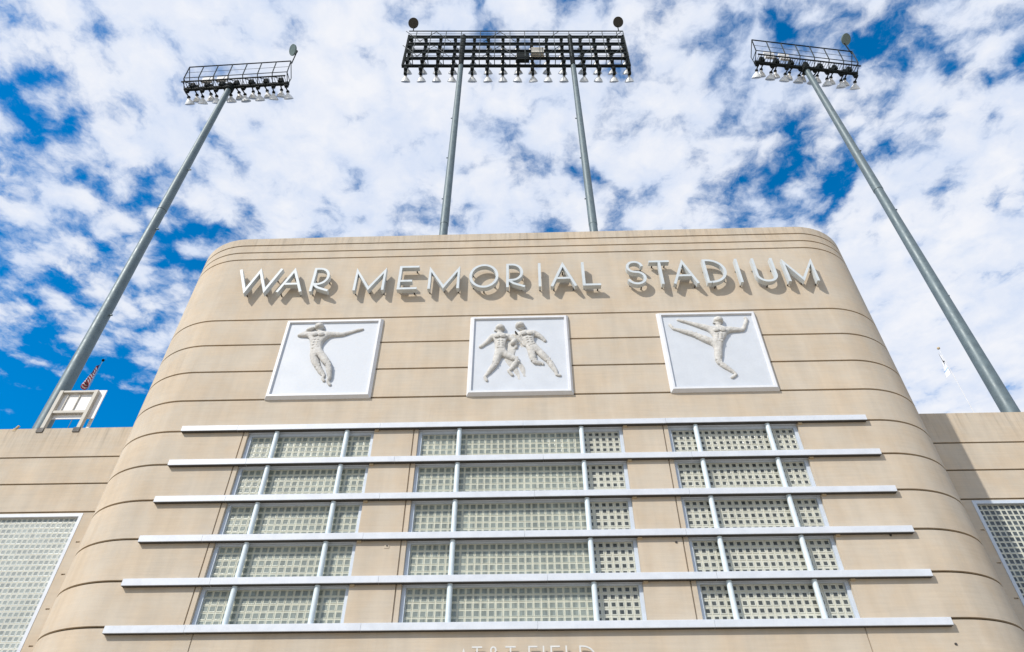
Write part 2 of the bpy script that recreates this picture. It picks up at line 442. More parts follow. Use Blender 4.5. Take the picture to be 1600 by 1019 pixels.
MULL = {0: (-7.86, -5.58), 1: (-1.95, 1.95), 2: (5.58, 7.86)}
Z_LEDGE = [E0 + 6.07 + 1.254*k for k in range(6)]; LH = .20
for wi, (xa, xb) in enumerate(WINS):
    mats = [G_rim, G_mid] if wi < 2 else [G_rimR, G_midR]
    m0 = 0 if wi < 2 else 2
    fw = .11
    ncol = int(round((xb - xa - 2*fw)/PITCH)); px = (xb - xa - 2*fw)/ncol
    for bi in range(5):
        z0, z1 = Z_LEDGE[bi] + LH + .004, Z_LEDGE[bi+1] - .004
        mb = MB()
        top = .09 if bi == 4 else .035
        mb.box(xa+.003, xa+fw, .10, .30, z0, z1); mb.box(xb-fw, xb-.003, .10, .30, z0, z1)
        mb.box(xa+fw, xb-fw, .103, .297, z1-top, z1-.001); mb.box(xa+fw, xb-fw, .103, .297, z0+.001, z0+.012)
        win = part('window', mb, M_frame, bld)
        mo = MB(); mo.quad((xa+fw, GLASS_Y+.012, z0), (xb-fw, GLASS_Y+.012, z0), (xb-fw, GLASS_Y+.012, z1), (xa+fw, GLASS_Y+.012, z1))
        part('mortar', mo, M_mortar, win)
        for x in MULL[wi]:
            p = MB(); p.tube([(x, .01, z0+.002), (x, .01, z1-.002)], .078, 14); part('mullion', p, M_post, win, smooth=40)
        nrow = 5; pz = (z1 - top - z0 - .012)/nrow
        me = shared_block(px-.018, pz-.018, mats, 1.0 if wi < 2 else .80) if bi == 0 else None
        me2 = shared_block(px-.018, pz-.018, [G_rimR, G_midR], .80) if bi == 0 else None
        for r in range(nrow):
            for c in range(ncol):
                x = xa + fw + px*(c+.5); z = z0 + .012 + pz*(r+.5)
                pale = wi == 2 or x > 1.95                    # eastern panes: same blocks, their differing reflections painted as pale rims
                if bi == 0 and r < 4: link('glass_block', me2 if pale else me, win, (x, GLASS_Y, z))
                else: block(stuff, x, GLASS_Y, z, px-.018, pz-.018, 2 if pale else 0, 3 if pale else 1, .80 if pale else 1.0)
for sg in (-1, 1):
    x0, x1, z0, z1 = WWINS[sg]; fw = .13
    mb = MB()
    def bx(a, b, y0, y1, c, d):
        a, b = sorted((sg*a, sg*b)); mb.box(a, b, y0, y1, c, d)
    bx(x0+.003, x0+fw, WY-.012, WY+.3, z0, z1-.003); bx(x1-fw, x1-.003, WY-.012, WY+.3, z0, z1-.003)
    bx(x0+fw, x1-fw, WY-.010, WY+.3, z1-fw, z1-.004); bx(x0+fw, x1-fw, WY-.010, WY+.3, z0+.003, z0+fw)
    win = part('wing_window', mb, M_white if sg < 0 else M_frame, bld)
    gy = WY + .12
    mo = MB(); a, b = sorted((sg*(x0+fw), sg*(x1-fw))); mo.quad((a, gy+.012, z0), (b, gy+.012, z0), (b, gy+.012, z1), (a, gy+.012, z1))
    part('mortar', mo, M_mortar, win)
    nc = int((x1-x0-2*fw)/PITCH); px = (x1-x0-2*fw)/nc; nr = int((z1-z0-2*fw)/PITCH); pz = (z1-z0-2*fw)/nr
    m0 = 4 if sg < 0 else 6
    for c in range(nc):
        for r in range(nr): block(stuff, sg*(x0+fw+px*(c+.5)), gy, z0+fw+pz*(r+.5), px-.018, pz-.018, m0, m0+1, 1.0 if sg < 0 else 1.05)
st = part('glass_blocks', stuff, [G_rim, G_mid, G_rimR, G_midR, G_rimW, G_midW, G_rimE, G_midE], bld); st['kind'] = 'stuff'

# ---- white ledges: six long shelves in panels
cuts = [-10.97, -8.83, -4.2, .4, 4.95, 10.97]
for k, zb in enumerate(Z_LEDGE):
    off = .35*math.sin(k*2.1)
    for i in range(5):
        a = cuts[i] + (off if 0 < i else 0) + (.003 if i else 0); b = cuts[i+1] + (off if i < 4 else 0) - (.003 if i < 4 else 0)
        dz = random.uniform(-.003, .003)
        mb = MB(); f = -.145 + random.uniform(-.002, .002)
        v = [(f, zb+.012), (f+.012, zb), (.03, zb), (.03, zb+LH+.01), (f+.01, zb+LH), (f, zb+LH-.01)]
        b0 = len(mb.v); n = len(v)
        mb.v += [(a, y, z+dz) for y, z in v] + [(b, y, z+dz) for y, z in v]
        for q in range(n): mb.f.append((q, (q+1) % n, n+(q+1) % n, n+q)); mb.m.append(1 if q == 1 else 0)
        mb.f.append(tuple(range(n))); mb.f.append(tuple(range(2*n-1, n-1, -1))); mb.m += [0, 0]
        lp = part('ledge_panel', mb, [M_white, M_soffit_shade], bld)
    for xa, xb in WINS:
        mb = MB(); mb.box(xa+.004, xb-.004, .034, .33, zb+.004, zb+LH-.004); part('sill', mb, M_white, bld)
# small fixings on the piers
for (x, z) in ((-3.83, 10.37), (-3.82, 10.03)):
    mb = MB(); mb.box(x-.07, x+.07, -.012, .01, z-.07, z+.07); pl = part('anchor_plate', mb, M_wall, bld)
    mb = MB(); mb.box(x-.012, x+.03, -.03, -.012, z-.012, z+.012); part('bolt', mb, M_peg, pl)
for (x, z) in ((4.35, 10.03), (4.25, 10.35), (10.35, 10.15), (10.9, 7.25)):
    mb = MB(); mb.lathe([(.035, .0), (.03, .02)], (x, .0, z), (0, -1, 0), 10); part('plugged_hole', mb, M_peg, bld)
for xa, xb in WINS:
    for k in range(1, 6):
        mb = MB(); mb.box(xb+.02, xb+.14, -.05, .0, Z_LEDGE[k]-.05, Z_LEDGE[k]-.002); part('ledge_bracket', mb, M_trim, bld)

# ------------------------------------------------------------------ relief plaques
def skin_figure(joints, edges, radii, root, parent, y, name='figure', flat=.5):
    names = list(joints)
    me = bpy.data.meshes.new(name)
    # joints: (x, z) or (x, z, lift towards the viewer)
    org = ORG[parent.name]
    vs = [(joints[n][0]-org[0], -(joints[n][2] if len(joints[n]) > 2 else 0), joints[n][1]-org[2]) for n in names]
    me.from_pydata(vs, [(names.index(a), names.index(b)) for a, b in edges], [])
    me.materials.append(M_figure)
    o = bpy.data.objects.new(name, me); C.objects.link(o); o.parent = parent
    o.location = (0, y, 0); o.scale = (1, flat, 1)
    sk = o.modifiers.new('skin', 'SKIN'); sk.use_smooth_shade = True; sk.branch_smoothing = .35
    lay = me.skin_vertices[0].data if me.skin_vertices else None
    if lay is None:
        me.skin_vertices_add = None
    for i, n in enumerate(names):
        lay[i].radius = (radii[n], radii[n]) if not isinstance(radii[n], tuple) else radii[n]
        lay[i].use_root = (n == root)
    sb = o.modifiers.new('sub', 'SUBSURF'); sb.levels = 2; sb.render_levels = 2
    return o
def plaque(cx, label):
    th_ = thing('relief_plaque', label, 'plaque', (cx, -.02, 17.0 - 1.79), 0, 'relief plaques over the windows')
    cz, h = 17.0, 1.79
    mb = MB()
    prof = [(h, .0), (h, -.035), (h-.075, -.15), (h-.15, -.15), (h-.165, -.075)]
    for (r0, y0), (r1, y1) in zip(prof, prof[1:]):
        c0 = [(cx+sx*r0, y0, cz+sz*r0) for sx, sz in ((-1, -1), (1, -1), (1, 1), (-1, 1))]
        c1 = [(cx+sx*r1, y1, cz+sz*r1) for sx, sz in ((-1, -1), (1, -1), (1, 1), (-1, 1))]
        for i in range(4): mb.quad(c0[i], c0[(i+1) % 4], c1[(i+1) % 4], c1[i])
    part('frame', mb, M_pframe, th_, weld=True)
    r = h - .16; mb = MB(); mb.box(cx-r, cx+r, -.078, -.01, cz-r, cz+r); part('panel', mb, M_panel, th_)
    return th_
FY = -.075

def fig_from(J, chains, rad, parent, root='hip', y=FY, flat=.78):
    E = []
    for ch in chains:
        for a, b in zip(ch, ch[1:]):
            if (a, b) not in E: E.append((a, b))
    return skin_figure(J, E, rad, root, parent, y, flat=flat)
RB = dict(head=.165, top=.12, chin=.11, neck=.10, chest=.27, waist=.19, hip=.20, shL=.16, shR=.16, elL=.095, elR=.095, waL=.065, waR=.065, haL=.08, haR=.08, fiL=.045, fiR=.045,
          hL=.165, hR=.165, mL=.16, mR=.16, kL=.11, kR=.11, cL=.12, cR=.12, aL=.068, aR=.068, heL=.065, heR=.065, tL=.06, tR=.06, uL=.125, uR=.125)
CH = [('hip', 'waist', 'chest', 'neck', 'chin', 'head', 'top'), ('chest', 'shL', 'uL', 'elL', 'waL', 'haL', 'fiL'), ('chest', 'shR', 'uR', 'elR', 'waR', 'haR', 'fiR'),
      ('hip', 'hL', 'mL', 'kL', 'cL', 'aL', 'heL', 'tL'), ('hip', 'hR', 'mR', 'kR', 'cR', 'aR', 'heR', 'tR')]
def lerp(a, b, k): return tuple(p + (q-p)*k for p, q in zip(a, b))
def fill(J):
    """add upper arm, calf and thigh bulge joints between the joints read from the panel"""
    J = {k: (v if len(v) == 3 else (v[0], v[1], .0)) for k, v in J.items()}
    for s in 'LR':
        J.setdefault('u'+s, lerp(J['sh'+s], J['el'+s], .5)); J.setdefault('wa'+s, lerp(J['el'+s], J['ha'+s], .8))
        J.setdefault('m'+s, lerp(J['h'+s], J['k'+s], .45)); J.setdefault('c'+s, lerp(J['k'+s], J['a'+s], .35))
    return J
def features(parent, head, look=1, y=FY):
    """leather helmet with its ridge, ear flap, nose and jaw of one head"""
    hx, hz = head; mb = MB()
    mb.lathe([(.02, -.15), (.10, -.13), (.165, -.06), (.18, .02), (.155, .09), (.08, .12)], (hx - look*.015, y-.035, hz+.05), (look*.25, -.12, -.97), 14)
    part('helmet', mb, M_figure, parent, smooth=60)
    mb = MB()
    mb.ribbon([(hx + look*.09, hz+.02), (hx + look*.165, hz-.05), (hx + look*.10, hz-.06)], .04, y, y-.06)
    mb.ribbon([(hx - look*.10, hz+.0), (hx - look*.07, hz-.10), (hx + look*.02, hz-.15)], .045, y, y-.085)
    mb.ribbon([(hx + look*.06, hz-.10), (hx + look*.13, hz-.10)], .02, y, y-.075)
    part('face_relief', mb, M_figure, parent)
def muscles(parent, J, y=FY):
    """chest, rib and belly modelling: low pads"""
    cx, cz, _ = J['chest']; wx, wz, _ = J['waist']; ux, uz = wx-cx, wz-cz; n = 0
    mb = MB()
    def pad(x, z, rx, rz_, lift):
        b = len(mb.v); mb.v.append((x, y-lift-.03, z))
        for ring, (k, h) in enumerate(((.55, .024), (1.0, 0))):
            mb.v.extend((x + rx*k*math.cos(i*.6283), y-lift-h, z + rz_*k*math.sin(i*.6283)) for i in range(10))
        for i in range(10):
            j = (i+1) % 10
            mb.f.append((b, b+1+i, b+1+j)); mb.f.append((b+1+i, b+11+i, b+11+j, b+1+j)); mb.m.extend((0, 0))
    for sx in (-1, 1):
        pad(cx+sx*.115, cz+.03, .12, .09, .175)
        for k in (.45, .72, .98): pad(cx+ux*k+sx*.062, cz+uz*k, .06, .05, .135)
    part('torso_relief', mb, M_figure, parent, smooth=50)
    # belt, knee pads, sock tops
    def band(a, b, k, r, lift, wd):
        mb = MB()
        d = Vector((b[0]-a[0], b[1]-a[1])).normalized(); p = Vector(a[:2]) + (Vector(b[:2]) - Vector(a[:2]))*k; q = Vector((-d.y, d.x))
        lz = a[2] + (b[2]-a[2])*k
        mb.ribbon([p - q*r, p - q*r*.45, p + q*r*.45, p + q*r], wd, y, y - lift - lz*.78); part('kit_band', mb, M_figure, parent)
    band(J['waist'], J['hip'], .45, .12, .155, .05)
    for t_ in 'LR':
        band(J['m'+t_], J['k'+t_], .80, .105, .098, .04); band(J['k'+t_], J['a'+t_], .10, .09, .092, .05); band(J['k'+t_], J['a'+t_], .78, .07, .066, .035)
        band(J['el'+t_], J['ha'+t_], .72, .055, .056, .03)

# passer
p1 = plaque(-6.80, 'white square relief plaque of a lone passer with one arm outstretched')
J = fill(dict(head=(-7.30, 18.38), top=(-7.31, 18.46), chin=(-7.27, 18.27), neck=(-7.25, 18.15), shL=(-7.57, 18.08), elL=(-8.03, 18.02), haL=(-7.66, 18.24), fiL=(-7.58, 18.28), shR=(-6.92, 18.06),
     elR=(-6.42, 18.02), haR=(-5.88, 18.23), fiR=(-5.66, 18.29), chest=(-7.26, 17.93), waist=(-7.29, 17.48), hip=(-7.20, 17.20), hL=(-7.30, 17.06), kL=(-7.00, 16.50), aL=(-6.72, 16.12),
     heL=(-6.78, 16.05), tL=(-6.66, 15.88), hR=(-7.02, 17.10, .06), kR=(-6.64, 16.58, .10), aR=(-6.50, 16.02, .06), heR=(-6.56, 15.90), tR=(-6.42, 15.70)))
fig_from(J, CH, RB, p1); features(p1, (-7.30, 18.36), 1); muscles(p1, J)
mb = MB(); mb.lathe([(.02, -.17), (.07, -.11), (.10, 0), (.07, .11), (.02, .17)], (-7.62, FY-.05, 18.30), (.85, 0, .4), 10); part('ball', mb, M_figure, p1, smooth=60)
# runner, tackler and a third man between them
p2 = plaque(0.0, 'white square relief plaque of football players tackling, between two single figure plaques')
J3 = fill(dict(head=(-.20, 17.86), top=(-.20, 17.92), chin=(-.20, 17.8), neck=(-.2, 17.7), chest=(-.22, 17.50), waist=(-.28, 17.15), hip=(-.34, 16.92), shL=(-.4, 17.5), elL=(-.42, 17.3), haL=(-.35, 17.1), fiL=(-.3, 17.05),
     shR=(.0, 17.5), elR=(.08, 17.4), haR=(.1, 17.3), fiR=(.12, 17.25), hL=(-.42, 16.78), kL=(-.18, 16.34), aL=(-.02, 15.95), heL=(-.06, 15.88), tL=(.06, 15.84),
     hR=(-.28, 16.76), kR=(.07, 16.40), aR=(.16, 16.04), heR=(.12, 15.98), tR=(.25, 15.98)))
fig_from(J3, CH, RB, p2, y=FY+.035, flat=.35)
J = fill(dict(head=(-.70, 18.14), top=(-.69, 18.22), chin=(-.70, 18.02), neck=(-.70, 17.92), shL=(-.95, 17.80), elL=(-1.14, 17.54), haL=(-1.36, 17.33), fiL=(-1.44, 17.28), shR=(-.44, 17.79), elR=(-.16, 17.54),
     haR=(-.12, 17.26), fiR=(-.13, 17.18), chest=(-.69, 17.68), waist=(-.67, 17.30), hip=(-.67, 17.05), hL=(-.76, 16.92), kL=(-.84, 16.52), aL=(-1.13, 16.06), heL=(-1.20, 15.98), tL=(-1.10, 15.76),
     hR=(-.54, 16.93), kR=(-.06, 16.67), aR=(-.33, 16.24), heR=(-.40, 16.22), tR=(-.22, 15.98)))
fig_from(J, CH, RB, p2); features(p2, (-.70, 18.12), -1); muscles(p2, J)
J = fill(dict(head=(.04, 18.24), top=(.03, 18.33), chin=(.07, 18.13), neck=(.14, 18.03), shL=(-.08, 17.90), elL=(.05, 17.60), haL=(.19, 17.36), fiL=(.23, 17.3), shR=(.53, 17.93), elR=(.80, 17.70),
     haR=(.90, 17.56), fiR=(.94, 17.48), chest=(.26, 17.79), waist=(.37, 17.42), hip=(.48, 17.19), hL=(.42, 17.05), kL=(.50, 16.60), aL=(.74, 16.50), heL=(.80, 16.53), tL=(.82, 16.42),
     hR=(.64, 17.10), kR=(1.02, 16.60), aR=(1.27, 16.08), heR=(1.24, 16.0), tR=(1.42, 15.96)))
fig_from(J, CH, RB, p2, y=FY+.004); features(p2, (.04, 18.22), 1); muscles(p2, J, FY+.004)
mb = MB(); mb.lathe([(.02, -.17), (.08, -.10), (.105, 0), (.08, .10), (.02, .17)], (-.20, FY-.07, 17.48), (.6, 0, .8), 10); part('ball', mb, M_figure, p2, smooth=60)
# kicker
p3 = plaque(6.80, 'white square relief plaque of a lone kicker with one leg raised high')
J = fill(dict(head=(7.17, 18.30), top=(7.18, 18.39), chin=(7.15, 18.17), neck=(7.13, 18.07), shL=(6.83, 17.94), elL=(6.28, 18.19), haL=(5.90, 18.36), fiL=(5.70, 18.44), shR=(7.40, 17.90), elR=(7.97, 17.87),
     haR=(8.21, 18.36), fiR=(8.16, 18.50), chest=(7.09, 17.77), waist=(7.01, 17.42), hip=(6.96, 17.20), hL=(6.82, 17.28), kL=(6.16, 17.72), aL=(5.62, 17.96), heL=(5.52, 17.98), tL=(5.40, 18.24),
     hR=(6.93, 17.05), kR=(6.80, 16.42), aR=(7.22, 15.98), heR=(7.30, 15.88), tR=(7.08, 15.72)))
fig_from(J, CH, RB, p3); features(p3, (7.17, 18.28), -1); muscles(p3, J)

# ------------------------------------------------------------------ lettering
def arc(cx, cz, rx, rz, a0, a1, n=18): return [(cx + rx*math.cos(R_(a0+(a1-a0)*k/n)), cz + rz*math.sin(R_(a0+(a1-a0)*k/n))) for k in range(n+1)]
def glyph(ch, x0, x1, b, t, wd, yb, yf):
    mb = MB(); h = wd/2; w_ = x1 - x0; H = t - b; xm = (x0+x1)/2; y2 = yf + .003
    def rb(p, closed=False, rec=0): mb.ribbon(p, wd, yb + (.003 if rec else 0), yf + (.003 if rec else 0), closed)
    pegs = []
    if ch == 'W': rb([(x0, t), (x0+.27*w_, b+.1), (x0+.49*w_, t-.1), (x0+.74*w_, b+.1), (x1, t)]); pegs = [(x0+.27*w_, b+.13), (x0+.74*w_, b+.13), (x0+.9*w_, t-.4), (x0+.1*w_, t-.4)]
    elif ch == 'A': rb([(x0, b), (xm, t-.1), (x1, b)]); z = b + .34*H; k = .34*w_/2*(H/(H-.1)); rb([(x0+k+h*.5, z), (x1-k-h*.5, z)], rec=1); pegs = [(x0+.08, b+.1), (x1-.08, b+.1), (xm, t-.35)]
    elif ch == 'R':
        wz = b + .30*H; zc = (t-h+wz)/2; rz = (t-h-wz)/2
        rb([(x0+h, b), (x0+h, t-h), (x0+.32*w_, t-h)] + arc(x0+.32*w_, zc, .60*w_-h, rz, 90, -90, 16)[1:] + [(x0+h+.5*wd, wz)])
        rb([(x0+h+.5*wd, wz-wd*.05)] + [(x0+h+(w_-h)*k, wz-.05-(wz-.05-b-h*.6)*k**.85) for k in (.35, .6, .8, 1.0)], rec=1); pegs = [(x0+h, b+.12), (x0+h, t-.45), (x0+.85*w_, zc-.1), (x1-.12, b+.16)]
    elif ch == 'M': rb([(x0+h, b), (x0+h, t-.22), (xm, b+.10), (x1-h, t-.22), (x1-h, b)]); pegs = [(x0+h, b+.1), (x1-h, b+.1), (xm, b+.15), (x1-h, t-.5)]
    elif ch == 'E': rb([(x1, t-h), (x0+h, t-h), (x0+h, b+h), (x1, b+h)]); rb([(x0+wd, b+.36*H), (x0+.72*w_, b+.36*H)], rec=1); pegs = [(x1-.12, t-h), (x1-.12, b+h), (x0+h, b+h+.1)]
    elif ch == 'F': rb([(x1, t-h), (x0+h, t-h), (x0+h, b)]); rb([(x0+wd, b+.45*H), (x0+.75*w_, b+.45*H)], rec=1)
    elif ch == 'O': rb(arc(xm, (b+t)/2, w_/2-h, H/2-h, 0, 360*47/48, 47), True); pegs = [(xm + (w_/2-h)*math.cos(a), (b+t)/2 + (H/2-h)*math.sin(a)) for a in (-1.57, -.6, -2.5, .5, 2.6)]
    elif ch == 'I': rb([(xm, b), (xm, t)]); pegs = [(xm, b+.1), (xm, t-.4)]
    elif ch == 'L': rb([(x0+h, t), (x0+h, b+h), (x1, b+h)]); pegs = [(x1-.12, b+h), (x0+h, b+.15), (x0+h, t-.4)]
    elif ch == 'T': rb([(x0, t-h), (x1, t-h)]); rb([(xm, b), (xm, t-wd)], rec=1); pegs = [(x0+.15, t-h), (x1-.15, t-h), (xm, b+.1)]
    elif ch == 'D':
        rb([(x0+.2*w_, b+h), (x0+h, b+h), (x0+h, t-h), (x0+.2*w_, t-h)] + arc(x0+.2*w_, (b+t)/2, .8*w_-h, H/2-h, 90, -88, 22)[1:]); pegs = [(x1-.08, b+.4), (x0+.4*w_, b+h), (x0+h, t-.4)]
    elif ch == 'U': r = (w_-wd)/2; rb([(x0+h, t)] + arc(xm, b+h+r*.95, r, r*.95, 180, 360, 18) + [(x1-h, t)]); pegs = [(xm, b+h), (x0+h, t-.4), (x1-h, t-.4)]
    elif ch == 'S':
        r1 = H*.235; r2 = H*.265 - h*.0
        zt = t-h-(H-wd)*.235; zb = b+h+(H-wd)*.265; rt = (H-wd)*.235; rbm = (H-wd)*.265
        up = arc(xm-.02, zt, w_*.40, rt, 5, 255, 16); lo = arc(xm+.0, zb, w_*.46, rbm, 72, -165, 16); rb(up + lo); pegs = [(x1-.12, t-.3), (x0+.1, b+.25), (xm+.15, b+h)]
    elif ch == '&':
        zt = t-h-.10*H; rb([(x1, b), (x0+.25*w_, t-.30*H)] + arc(x0+.42*w_, t-h-.14*H, .20*w_, .14*H, 190, -10, 12) + [(x0+.2*w_, b+.42*H)] + arc(x0+.36*w_, b+.22*H, .30*w_, .22*H-h*.5, 130, 320, 10) + [(x1-.02, b+.42*H)])
    return mb, pegs
WORDS = [('W', -10.93, -9.30), ('A', -9.22, -8.32), ('R', -7.99, -7.28), ('M', -6.33, -5.14), ('E', -4.64, -3.88), ('M', -3.47, -2.27), ('O', -1.90, -.78), ('R', -.48, .23), ('I', .75, .86),
         ('A', 1.25, 2.16), ('L', 2.43, 3.11), ('S', 4.14, 4.84), ('T', 5.05, 5.83), ('A', 5.88, 6.76), ('D', 7.10, 7.93), ('I', 8.34, 8.45), ('U', 8.99, 9.80), ('M', 10.13, 11.28)]
lt = thing('stadium_lettering', 'large grey white raised letters reading WAR MEMORIAL STADIUM on the tan facade', 'lettering', (0, 0, 20.06))
for ch, a, b in WORDS:
    mb, pegs = glyph(ch, a, b, 20.06, 21.36, .10, -.14, -.34)
    l = part('letter', mb, M_letter, lt)
    pm = MB()
    for x, z in pegs: pm.tube([(x, .01, z-.0), (x, -.15, z)], .028, 8)
    part('standoff_peg', pm, M_peg, l)
ft = thing('field_lettering', 'small white raised letters reading AT&T FIELD below the lowest white ledge', 'lettering', (0, 0, 6.74))
for ch, a, b in (('A', -1.63, -1.35), ('T', -1.28, -1.02), ('&', -.87, -.55), ('T', -.43, -.17), ('F', .15, .38), ('I', .50, .57), ('E', .71, .95), ('L', 1.09, 1.31), ('D', 1.44, 1.84)):
    mb, pegs = glyph(ch, a, b, 6.74, 7.27, .038, -.08, -.12)
    l = part('letter', mb, M_letter2, ft)
    pm = MB(); pm.tube([((a+b)/2, .01, 6.78), ((a+b)/2, -.09, 6.78)], .012, 6); part('standoff_peg', pm, M_peg, l)

# ------------------------------------------------------------------ floodlight towers
TILT = R_(52)
def lamp_meshes():
    ax = (0, math.sin(TILT), -math.cos(TILT))
    mb = MB(); mb.lathe([(.02, -.02), (.10, .0), (.12, .10), (.20, .16), (.30, .30), (.375, .44), (.385, .46), (.36, .462)], (0, 0, 0), ax, 18)
    refl = mb.mesh('floodlight', M_lamp, smooth=50)
    mb = MB(); mb.lathe([(.355, .468), (.30, .485), (.05, .50)], (0, 0, 0), ax, 18); lens = mb.mesh('lens', M_lens, smooth=50)
    mb = MB()
    mb.box(-.13, .13, -.58, -.34, .14, .70)                   # ballast box under the arm
    mb.tube([(0, -.46, .18), (0, -.36, .06), (0, -.16, .10), (0, -.02, .02)], .055, 8)
    mb.box(-.10, .10, -.12, .04, -.02, .16)
    brk = mb.mesh('lamp_bracket', M_dark)
    return refl, lens, brk
REFL, LENS, BRK = lamp_meshes()
def add_lamp(x, y, z, parent, tw=0.):
    a = link('floodlight', REFL, parent, (x, y, z)); a.rotation_euler = (random.uniform(-.06, .06), 0, tw)
    link('lens', LENS, a); link('lamp_bracket', BRK, a)
def dish(x, y, z, parent, face, m, r=.46, drop=.75):
    """round drum floodlight on a short bracket; face = direction the disc looks to"""
    f = Vector(face).normalized()
    mb = MB(); mb.lathe([(r*.7, -.16), (r*.95, -.10), (r, .0), (r*.96, .03), (r*.86, .02), (.10, .05)], (x, y, z), f, 24); d = part('round_lamp', mb, m, parent, smooth=40)
    mb = MB(); p = Vector((x, y, z)) - f*.13
    mb.tube([p, p - f*.30], .13, 10, .10); mb.tube([p - f*.28, p - f*.28 + Vector((0, 0, -drop))], .045, 8); part('lamp_mount', mb, M_dark, d)
def pole(mb, x, ztop, rt, rb_, m=0):
    mb.tube([(x, 0, 0), (x, 0, ztop*.33)], rb_, 20, rb_ + (rt-rb_)*.33); mb.tube([(x, 0, ztop*.325), (x, 0, ztop*.70)], rb_ + (rt-rb_)*.31 + .02, 20, rb_ + (rt-rb_)*.70)
    mb.tube([(x, 0, ztop*.695), (x, 0, ztop)], rb_ + (rt-rb_)*.68 + .02, 20, rt)
    for zz in (.36, .52, .66, .78): mb.tube([(x+rb_*.7, 0, ztop*zz), (x+rb_*1.15, 0, ztop*zz)], .05, 8)

def single_tower(u, rz, x_off, z0, label, sgn, dishm, dish_face, dx, dz):
    tw = thing('floodlight_tower', label, 'light tower', (u, 8.0, 0), rz, 'stadium floodlight towers')
    mb = MB(); pole(mb, 0, z0 + .25, .205, .41); part('pole', mb, M_galv, tw, smooth=50)
    x0, x1 = x_off - 4.15, x_off + 4.15; n = 7
    mb = MB(); mb.box(x0, x1, -.10, .10, z0-.12, z0+.12); mb.box(x0, x1, -.66, -.58, z0+.02, z0+.12)
    mb.tube([(0, 0, z0-.5), (0, 0, z0+.15)], .34, 14); part('crossarm', mb, M_dark, tw)
    for k in range(n+1):
        x = x0 + (x1-x0)*k/n
        mb = MB(); mb.tube([(x, -.05, z0), (x, -.60, z0+.66), (x, -.72, z0+2.25)], .042, 6); part('cage_post', mb, M_rail if k not in (0,) else M_dark, tw)
    for (y, z, r, m) in ((-.72, z0+2.25, .05, M_dark), (-.61, z0+.70, .035, M_rail), (-.66, z0+1.45, .016, M_rail)):
        mb = MB(); mb.tube([(x0, y, z), (x1, y, z)], r, 6); part('rail', mb, m, tw)
    for x in (x0, x1):
        mb = MB(); mb.tube([(x, .10, z0+.1), (x, .15, z0+1.1), (x, -.72, z0+2.25)], .035, 6); mb.tube([(x, .12, z0+.6), (x, -.60, z0+.68)], .03, 6); part('end_frame', mb, M_rail, tw)
    mb = MB()
    for k in range(40): xx = x0 + .1 + (x1-x0-.2)*k/39; mb.box(xx-.012, xx+.012, -.60, -.10, z0+.04, z0+.08)
    part('grating', mb, M_rail, tw)
    for k in (1.3, 2.35):
        xx = x_off - sgn*4.15 + sgn*k*1.15
        mb = MB(); mb.box(xx-.42, xx+.42, -.12, .06, z0+.95, z0+1.75); part('control_cabinet', mb, M_board, tw)
    for k in range(n):
        x = x0 + (x1-x0)*(k+.5)/n; mb = MB(); mb.box(x-.16, x+.16, -.22, .12, z0+.12, z0+.62); mb.tube([(x-.3, -.55, z0+.1), (x, -.1, z0+.6)], .03, 6)
        part('ballast_box', mb, M_dark, tw)
    for k in range(8):
        x = x0 + .25 + (x1-x0-.3)*k/7.0
        add_lamp(x, .55, z0 - .42 + random.uniform(-.06, .06), tw, random.uniform(-.2, .2)); (add_lamp(x + .5, .62, z0 + .05, tw, random.uniform(-.2, .2)) if k < 7 else None)
    dish(x1 + dx, -.72, z0 + dz, tw, dish_face, dishm, .48, dz - 2.2)
    return tw
single_tower(-22.72, R_(-1.9), .45, 51.75, 'single pole floodlight tower rising behind the white sign frame and striped flag', 1, M_dish, (-.60, -.62, -.50), -.30, 4.2)
single_tower(22.32, R_(8.3), .10, 52.2, 'single pole floodlight tower rising behind the shaded wing near the white flag', 1, M_dish, (.30, -.62, -.72), .30, 4.5)

ct = thing('floodlight_tower', 'wide twin pole floodlight rack standing above the middle of the rounded parapet', 'light tower', (-.12, 8.0, 0), R_(1.7), 'stadium floodlight towers')
Z0 = 53.85
for x in (-4.48, 4.52):
    mb = MB(); mb.tube([(x, 0, TOP-1.0), (x, 0, 34)], .265, 20, .25); mb.tube([(x, 0, 33.9), (x, 0, Z0)], .265, 20, .205)
    for zz in (36.5, 41, 46): mb.tube([(x-.18, 0, zz), (x-.33, 0, zz)], .04, 8)
    part('pole', mb, M_galv, ct, smooth=50)
    mb = MB(); mb.tube([(x, 0, Z0-.3), (x, 0, Z0+5.2)], .20, 14); part('mast_head', mb, M_dark, ct, smooth=50)
XL, XR = -9.15, 9.05
for k in range(5):
    mb = MB(); z = Z0 + 1.28*k; mb.box(XL, XR, -.10, .10, z-.09, z+.09); part('crossarm', mb, M_dark, ct)
for k in range(4):
    z = Z0 + .72 + 1.28*k
    mb = MB(); mb.tube([(XL+.15, -.75, z), (XR-.15, -.75, z)], .05, 6); part('rail', mb, M_rail, ct)
    mb = MB(); mb.tube([(XL+.15, -.75, z-.5), (XR-.15, -.75, z-.5)], .02, 6); part('rail', mb, M_rail, ct)
NL = 15
lx = [-8.95, -7.72, -6.49, -5.22, -3.62, -2.40, -1.17, .05, 1.24, 2.46, 3.74, 5.35, 6.52, 7.73, 8.95]
for i in range(NL):
    x = lx[i] + (.62 if i < NL-1 else -.05)
    mb = MB(); mb.tube([(x, -.75, Z0+.1), (x, -.75, Z0+4.58)], .034, 6); mb.tube([(x, -.75, Z0+.1), (x, 0, Z0)], .034, 6); part('cage_post', mb, M_rail, ct)
for i in range(NL):
    mb = MB(); mb.box(lx[i]-.05, lx[i]+.15, .12, .34, Z0-.85, Z0+5.12); part('lamp_column', mb, M_dark, ct)
